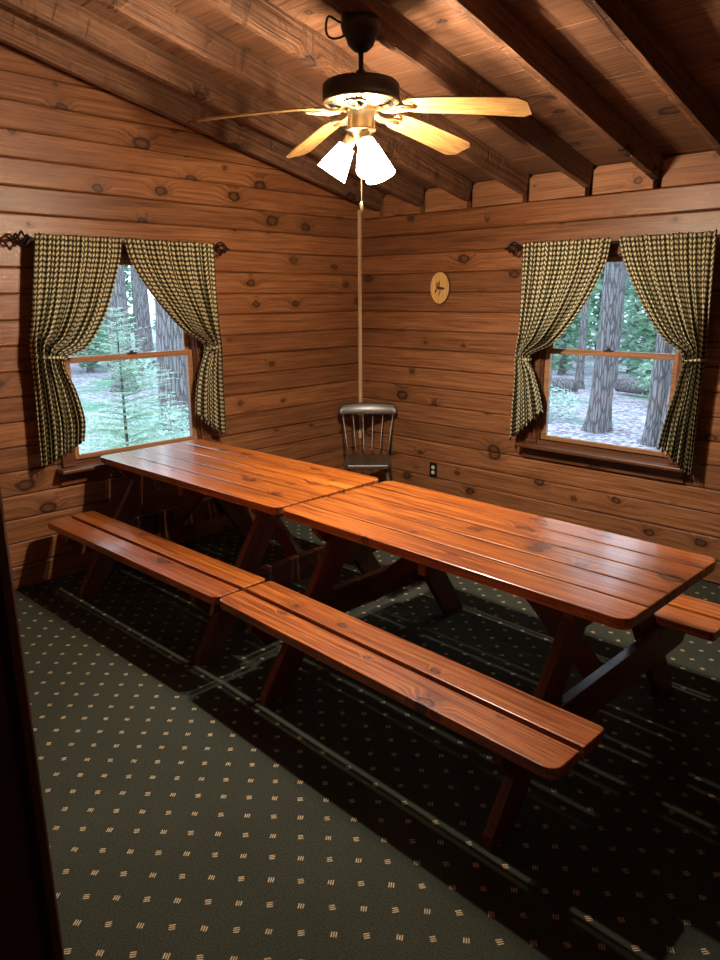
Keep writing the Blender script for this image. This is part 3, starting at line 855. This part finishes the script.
for ph in (169.7, 289.7, 49.7):
    az = math.radians(ph + CAMZ); ti = math.radians(33)
    Mx = Matrix.Rotation(az, 4, 'Z') @ Matrix.Translation((.050, 0, 2.296)) @ Matrix.Rotation(PI - ti, 4, 'Y')
    bm = B(); lathe(bm, [(.024, -.020), (.024, .018), (.027, .024), (.020, .03)], 20, Mx); tube(bm, [Mx @ Vector((0, 0, -.015)), Matrix.Rotation(az, 4, 'Z') @ Vector((.02, 0, 2.312))], .010, 10)
    holder = obj('lamp_holder', bm, M_brass, fan, smooth=True)
    bm = B(); lathe(bm, [(.026, .022), (.034, .021), (.044, .060), (.055, .100), (.064, .138), (.066, .146), (.0635, .146), (.0615, .137), (.0525, .100), (.0415, .060), (.0315, .031), (.024, .024)], 32, Mx, cap=False)
    obj('lamp_shade', bm, M_shade, fan, smooth=True)
    bm = B(); lathe(bm, [(.012, .031), (.016, .042), (.027, .062), (.030, .080), (.026, .098), (.014, .108), (.003, .110)], 20, Mx)
    obj('bulb', bm, M_bulb, fan, smooth=True)
    ld = bpy.data.lights.new('bulb_light', 'POINT'); ld.energy = {169.7: 92, 289.7: 132, 49.7: 145}[ph]; ld.color = (1, .885, .80); ld.shadow_soft_size = .022
    lo_ = bpy.data.objects.new('bulb_light', ld); C.objects.link(lo_); lo_.parent = fan; lo_.location = Mx @ Vector((0, 0, .080))
bm = B(); tube(bm, [(0, 0, 2.272), (0.0, 0, 2.06)], .0016, 6); pc = obj('pull_chain', bm, M_brass, fan)
bm = B(); lathe(bm, [(.002, 2.062), (.0055, 2.052), (.006, 2.035), (.003, 2.020), (.001, 2.016)], 12); obj('chain_pull', bm, M_brass, pc, smooth=True)
# loop of cord beside the canopy
Rr = Vector((math.cos(math.radians(CAMZ)), math.sin(math.radians(CAMZ)), 0))
pts = [(-.052, zr + .0), (-.085, zr - .002), (-.125, zr + .018), (-.138, zr - .01), (-.135, zr - .045), (-.115, zr - .060), (-.085, zr - .058), (-.066, zr - .050)]
sm = []
for k in range(len(pts) - 1):
    for q in range(5):
        t = q / 5
        p0, p1, p2, p3 = pts[max(k - 1, 0)], pts[k], pts[k + 1], pts[min(k + 2, len(pts) - 1)]
        sm.append(tuple(.5 * (2 * p1[c] + (p2[c] - p0[c]) * t + (2 * p0[c] - 5 * p1[c] + 4 * p2[c] - p3[c]) * t * t + (3 * p1[c] - p0[c] - 3 * p2[c] + p3[c]) * t ** 3) for c in (0, 1)))
sm.append(pts[-1])
bm = B(); tube(bm, [(Rr.x * a, Rr.y * a, z) for a, z in sm], .0045, 8); obj('power_cord', bm, M_wire, fan, smooth=True)

# ------------------------------------------------------------------ outdoors
GZ = -.5
bm = B()
N = 60
gv = [[bm.verts.new((-45 + 75 * i / N, -12 + 57 * j / N, GZ + .10 * noise.noise(Vector((i * .31, j * .31, 0))) - .02)) for i in range(N + 1)] for j in range(N + 1)]
for j in range(N):
    for i in range(N): bm.faces.new((gv[j][i], gv[j][i + 1], gv[j + 1][i + 1], gv[j + 1][i]))
struct('ground', bm, M_ground, smooth=True)

def trunk_bm(r, h, lean=(0, 0), n=18, m=26, seed=0):
    bm = B(); rings = []
    for j in range(m + 1):
        f = j / m; z = h * f ** 1.3
        rr = r * (1 - .55 * f) + r * .45 * math.exp(-z * 4)
        cx, cy = lean[0] * z, lean[1] * z
        ring = []
        for k in range(n):
            a = 2 * PI * k / n
            q = rr * (1 + .12 * noise.noise(Vector((math.cos(a) * 1.6, math.sin(a) * 1.6, z * .5 + seed))) + (.22 * math.exp(-z * 4) * math.sin(5 * a + seed)))
            ring.append(bm.verts.new((cx + q * math.cos(a), cy + q * math.sin(a), z - .12)))
        rings.append(ring)
    for A, D in zip(rings, rings[1:]):
        for k in range(n): bm.faces.new((A[k], A[(k + 1) % n], D[(k + 1) % n], D[k]))
    bm.faces.new(rings[0][::-1]); bm.faces.new(rings[-1])
    return bm

def leaves(name, blobs, per, size, mat, parent, seed, flat=.5, loc=(0, 0, 0)):
    rnd = random.Random(seed); V = []; F = []
    for (cx, cy, cz, rx_, ry_, rz_) in blobs:
        for _ in range(per):
            while True:
                p = [rnd.uniform(-1, 1) for _ in range(3)]
                if sum(q * q for q in p) <= 1: break
            c = Vector((cx + p[0] * rx_, cy + p[1] * ry_, cz + p[2] * rz_))
            a = rnd.uniform(0, 2 * PI)
            t = Vector((math.cos(a), math.sin(a), rnd.uniform(-flat, flat))).normalized()
            b = t.cross(Vector((rnd.uniform(-1, 1), rnd.uniform(-1, 1), rnd.uniform(-.2, 1.4)))).normalized()
            s = size * rnd.uniform(.5, 1.4)
            i = len(V); V += [tuple(c - t * s), tuple(c + b * s * .45), tuple(c + t * s), tuple(c - b * s * .45)]
            F.append((i, i + 1, i + 2, i + 3))
    me = bpy.data.meshes.new(name); me.from_pydata(V, [], F); me.update(); me.materials.append(mat)
    o = bpy.data.objects.new(name, me); C.objects.link(o); o.location = loc
    if parent: o.parent = parent
    return o

def tree(x, y, r, h, lean, label, blobs, per=700, size=.09, mat=None, seed=0, name='tree', group='trees in the forest outside'):
    t = empty(name, (x, y, GZ)); tag(t, label, 'tree', group)
    obj('trunk', trunk_bm(r, h, lean, seed=seed), M_bark, t, smooth=True)
    if blobs: leaves('foliage', blobs, per, size, mat or M_leafA, t, seed + 50)
    return t
CAMP = Vector((4.2021, -4.3183, 1.679))
# seen through the right-hand window
tree(-1.13, 6.79, .19, 9, (.045, -.03), 'large grey tree trunk standing in the middle of the right-hand window', None, 0, .1, seed=1)
tree(-.02, 6.35, .13, 9, (.012, 0), 'grey tree trunk right of the biggest one in the right-hand window', None, 0, .1, seed=2)
tree(.20, 6.15, .07, 7, (.05, .0), 'slim leaning tree trunk close beside a thicker one, right-hand window', None, seed=3)
tree(.52, 6.5, .20, 9, (.01, .0), 'mossy tree trunk at the right of the right-hand window', [(.1, .4, 1.6, .4, .35, 1.5)], 700, .06, seed=4)
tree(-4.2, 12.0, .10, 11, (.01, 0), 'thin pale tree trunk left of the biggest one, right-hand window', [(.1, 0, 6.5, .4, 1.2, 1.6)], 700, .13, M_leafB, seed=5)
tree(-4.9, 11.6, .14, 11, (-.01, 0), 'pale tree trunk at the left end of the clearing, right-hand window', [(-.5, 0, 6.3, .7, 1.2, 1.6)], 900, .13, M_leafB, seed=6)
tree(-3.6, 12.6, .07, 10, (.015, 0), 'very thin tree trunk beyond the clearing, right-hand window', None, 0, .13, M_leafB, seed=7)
# seen through the left-hand window
tree(-5.9, 1.80, .27, 10, (0, .01), 'thick rough-barked tree trunk at the right of the left-hand window', [(.2, -.6, 7.0, 1.0, .8, 1.2)], 900, .1, seed=8)
tree(-12.0, 4.11, .27, 11, (.0, .008), 'broad grey tree trunk in the top middle of the left-hand window', [(.2, -.7, 7.6, .9, .9, 1.5)], 900, .1, seed=9)
tree(-15.0, 6.42, .27, 11, (.0, 0), 'grey tree trunk behind and right of the broad one, left-hand window', [(-.2, .9, 7.6, .9, .9, 1.5)], 900, .1, seed=10)
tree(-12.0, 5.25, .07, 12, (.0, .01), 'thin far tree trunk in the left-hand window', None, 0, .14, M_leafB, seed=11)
# understory rows behind: each a leafy young tree of its own
rnd = random.Random(3)
spots = []
for k in range(9):
    t = k / 8
    spots.append((-8.5 + 10.5 * t + rnd.uniform(-.1, .1), 15.3 + (.9 if k % 2 else -.7) + rnd.uniform(-.2, .2) - 1.0 * t, 'right'))
for k in range(9):
    t = k / 8
    spots.append((-17.5 + (.9 if k % 2 else -.9) + rnd.uniform(-.2, .2), 1.5 + 11 * t + rnd.uniform(-.1, .1), 'left'))
for k in range(8):
    spots.append((-11.5 + 1.9 * k, 21 + (1.0 if k % 2 else -1.0), 'right'))
for k in range(8):
    spots.append((-24 + (1.0 if k % 2 else -1.0), 3.0 + 1.9 * k, 'left'))
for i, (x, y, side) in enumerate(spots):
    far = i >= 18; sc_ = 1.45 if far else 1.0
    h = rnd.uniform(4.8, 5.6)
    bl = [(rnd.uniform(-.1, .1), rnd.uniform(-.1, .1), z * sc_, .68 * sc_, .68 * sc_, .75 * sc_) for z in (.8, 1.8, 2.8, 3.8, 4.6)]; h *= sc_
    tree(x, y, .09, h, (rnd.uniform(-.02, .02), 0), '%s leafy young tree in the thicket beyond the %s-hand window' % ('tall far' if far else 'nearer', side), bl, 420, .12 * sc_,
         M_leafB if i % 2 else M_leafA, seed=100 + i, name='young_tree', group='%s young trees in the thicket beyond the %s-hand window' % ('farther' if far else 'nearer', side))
# low bushes by the big trunk and under the left window
def bush(x, y, blobs, per, size, label, mat, seed):
    o = leaves('bush', blobs, per, size, mat, None, seed, loc=(x, y, GZ)); tag(o, label, 'bush')
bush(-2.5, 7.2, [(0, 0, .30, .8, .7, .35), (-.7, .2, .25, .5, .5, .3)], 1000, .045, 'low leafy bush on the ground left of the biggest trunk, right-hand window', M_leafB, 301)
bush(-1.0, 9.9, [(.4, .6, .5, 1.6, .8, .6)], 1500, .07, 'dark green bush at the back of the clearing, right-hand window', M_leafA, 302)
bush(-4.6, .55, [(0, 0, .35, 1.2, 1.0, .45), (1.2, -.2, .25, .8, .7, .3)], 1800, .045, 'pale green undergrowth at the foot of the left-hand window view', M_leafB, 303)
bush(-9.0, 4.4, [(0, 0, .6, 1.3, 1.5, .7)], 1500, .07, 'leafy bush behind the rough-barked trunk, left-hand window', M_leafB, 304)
# fallen logs in the clearing
for (x, y, L_, rz, lab) in ((-4.1, 10.9, .8, .2, 'short fallen log lying at the left of the clearing, right-hand window'), (-2.6, 11.6, 1.0, -.3, 'short fallen log lying behind the biggest trunk, right-hand window')):
    bm = B(); tube(bm, [(-L_ / 2, 0, 0), (0, .02, .01), (L_ / 2, 0, 0)], [.15, .16, .14], 12)
    tag(obj('fallen_log', bm, M_bark, loc=(x, y, GZ + .14), rot=(0, 0, rz), smooth=True), lab, 'log', 'fallen logs in the clearing')

# hemlock sapling close outside the left-hand window
sx_, sy_ = -1.9, -1.165
sap = empty('hemlock_sapling', (sx_, sy_, GZ)); tag(sap, 'young hemlock with pale drooping needled branches close outside the left-hand window', 'tree')
bm = B(); H_ = 2.10
tube(bm, [(0, 0, -.1), (.01, 0, .6), (-.01, .01, 1.4), (0, 0, H_)], [.020, .017, .011, .003], 8)
obj('trunk', bm, M_bark, sap, smooth=True)
rnd = random.Random(11); V = []; F = []
def strip(p, q, w):
    p, q = Vector(p), Vector(q); d_ = (q - p).normalized()
    n_ = d_.cross(Vector((rnd.uniform(-.4, .4), rnd.uniform(-.4, .4), 1))).normalized() * w
    i = len(V); V.extend([tuple(p - n_), tuple(p + n_), tuple(q + n_ * .3), tuple(q - n_ * .3)]); F.append((i, i + 1, i + 2, i + 3))
zz = .25
while zz < H_ - .03:
    f = (zz - .25) / (H_ - .25)
    for _ in range(4):
        a = rnd.uniform(0, 2 * PI); Lb = (.95 * (1 - f) ** .8 + .06) * rnd.uniform(.7, 1.1)
        p = Vector((0, 0, zz)); dr = Vector((math.cos(a), math.sin(a), .35)).normalized(); step = .05
        k = 0; s_ = 0
        while s_ < Lb:
            q = p + dr * step; strip(p, q, .004)
            for sg in (-1, 1):
                side = dr.cross(Vector((0, 0, 1))).normalized() * sg
                tl = min(.20, (Lb - s_) * .5 + .02) * rnd.uniform(.6, 1)
                tw = (side * .8 + dr * .6 + Vector((0, 0, rnd.uniform(-.15, .1)))).normalized()
                r_ = 0; tp = p.copy()
                while r_ < tl:
                    tq = tp + tw * .03
                    strip(tp, tq, .006)
                    for s2 in (-1, 1):
                        sd2 = tw.cross(Vector((0, 0, 1))).normalized() * s2
                        strip(tp, tp + (sd2 + tw * .5).normalized() * .024, .0055)
                    tp = tq; r_ += .03
            p = q; dr = (dr + Vector((0, 0, -.035))).normalized(); s_ += step
    zz += .055
me = bpy.data.meshes.new('needles'); me.from_pydata(V, [], F); me.update(); me.materials.append(M_needle)
o = bpy.data.objects.new('needles', me); C.objects.link(o); o.parent = sap

# ------------------------------------------------------------------ daylight, camera
w = bpy.data.worlds.new('World'); bpy.context.scene.world = w; w.use_nodes = True
bg = w.node_tree.nodes['Background']; bg.inputs[0].default_value = (.68, .86, 1.0, 1); bg.inputs[1].default_value = 4.2

cam = bpy.data.cameras.new('Camera'); co = bpy.data.objects.new('Camera', cam); C.objects.link(co)
f, pitch, yaw, roll = 714.46, .2524, -.7730, -.0058
F_ = Vector((math.sin(yaw) * math.cos(pitch), math.cos(yaw) * math.cos(pitch), -math.sin(pitch)))
R_ = Vector((math.cos(yaw), -math.sin(yaw), 0)); U_ = R_.cross(F_)
R2 = R_ * math.cos(roll) + U_ * math.sin(roll); U2 = -R_ * math.sin(roll) + U_ * math.cos(roll)
Mc = Matrix((R2, U2, -F_)).transposed().to_4x4(); Mc.translation = CAMP
co.matrix_world = Mc
cam.sensor_fit = 'VERTICAL'; cam.sensor_height = 36; cam.lens = 36 * f / 960
cam.clip_start = .02; cam.clip_end = 200
S = bpy.context.scene; S.camera = co
S.view_settings.view_transform = 'Standard'; S.view_settings.look = 'None'; S.view_settings.exposure = 0; S.view_settings.gamma = 1
S.view_settings.use_curve_mapping = False
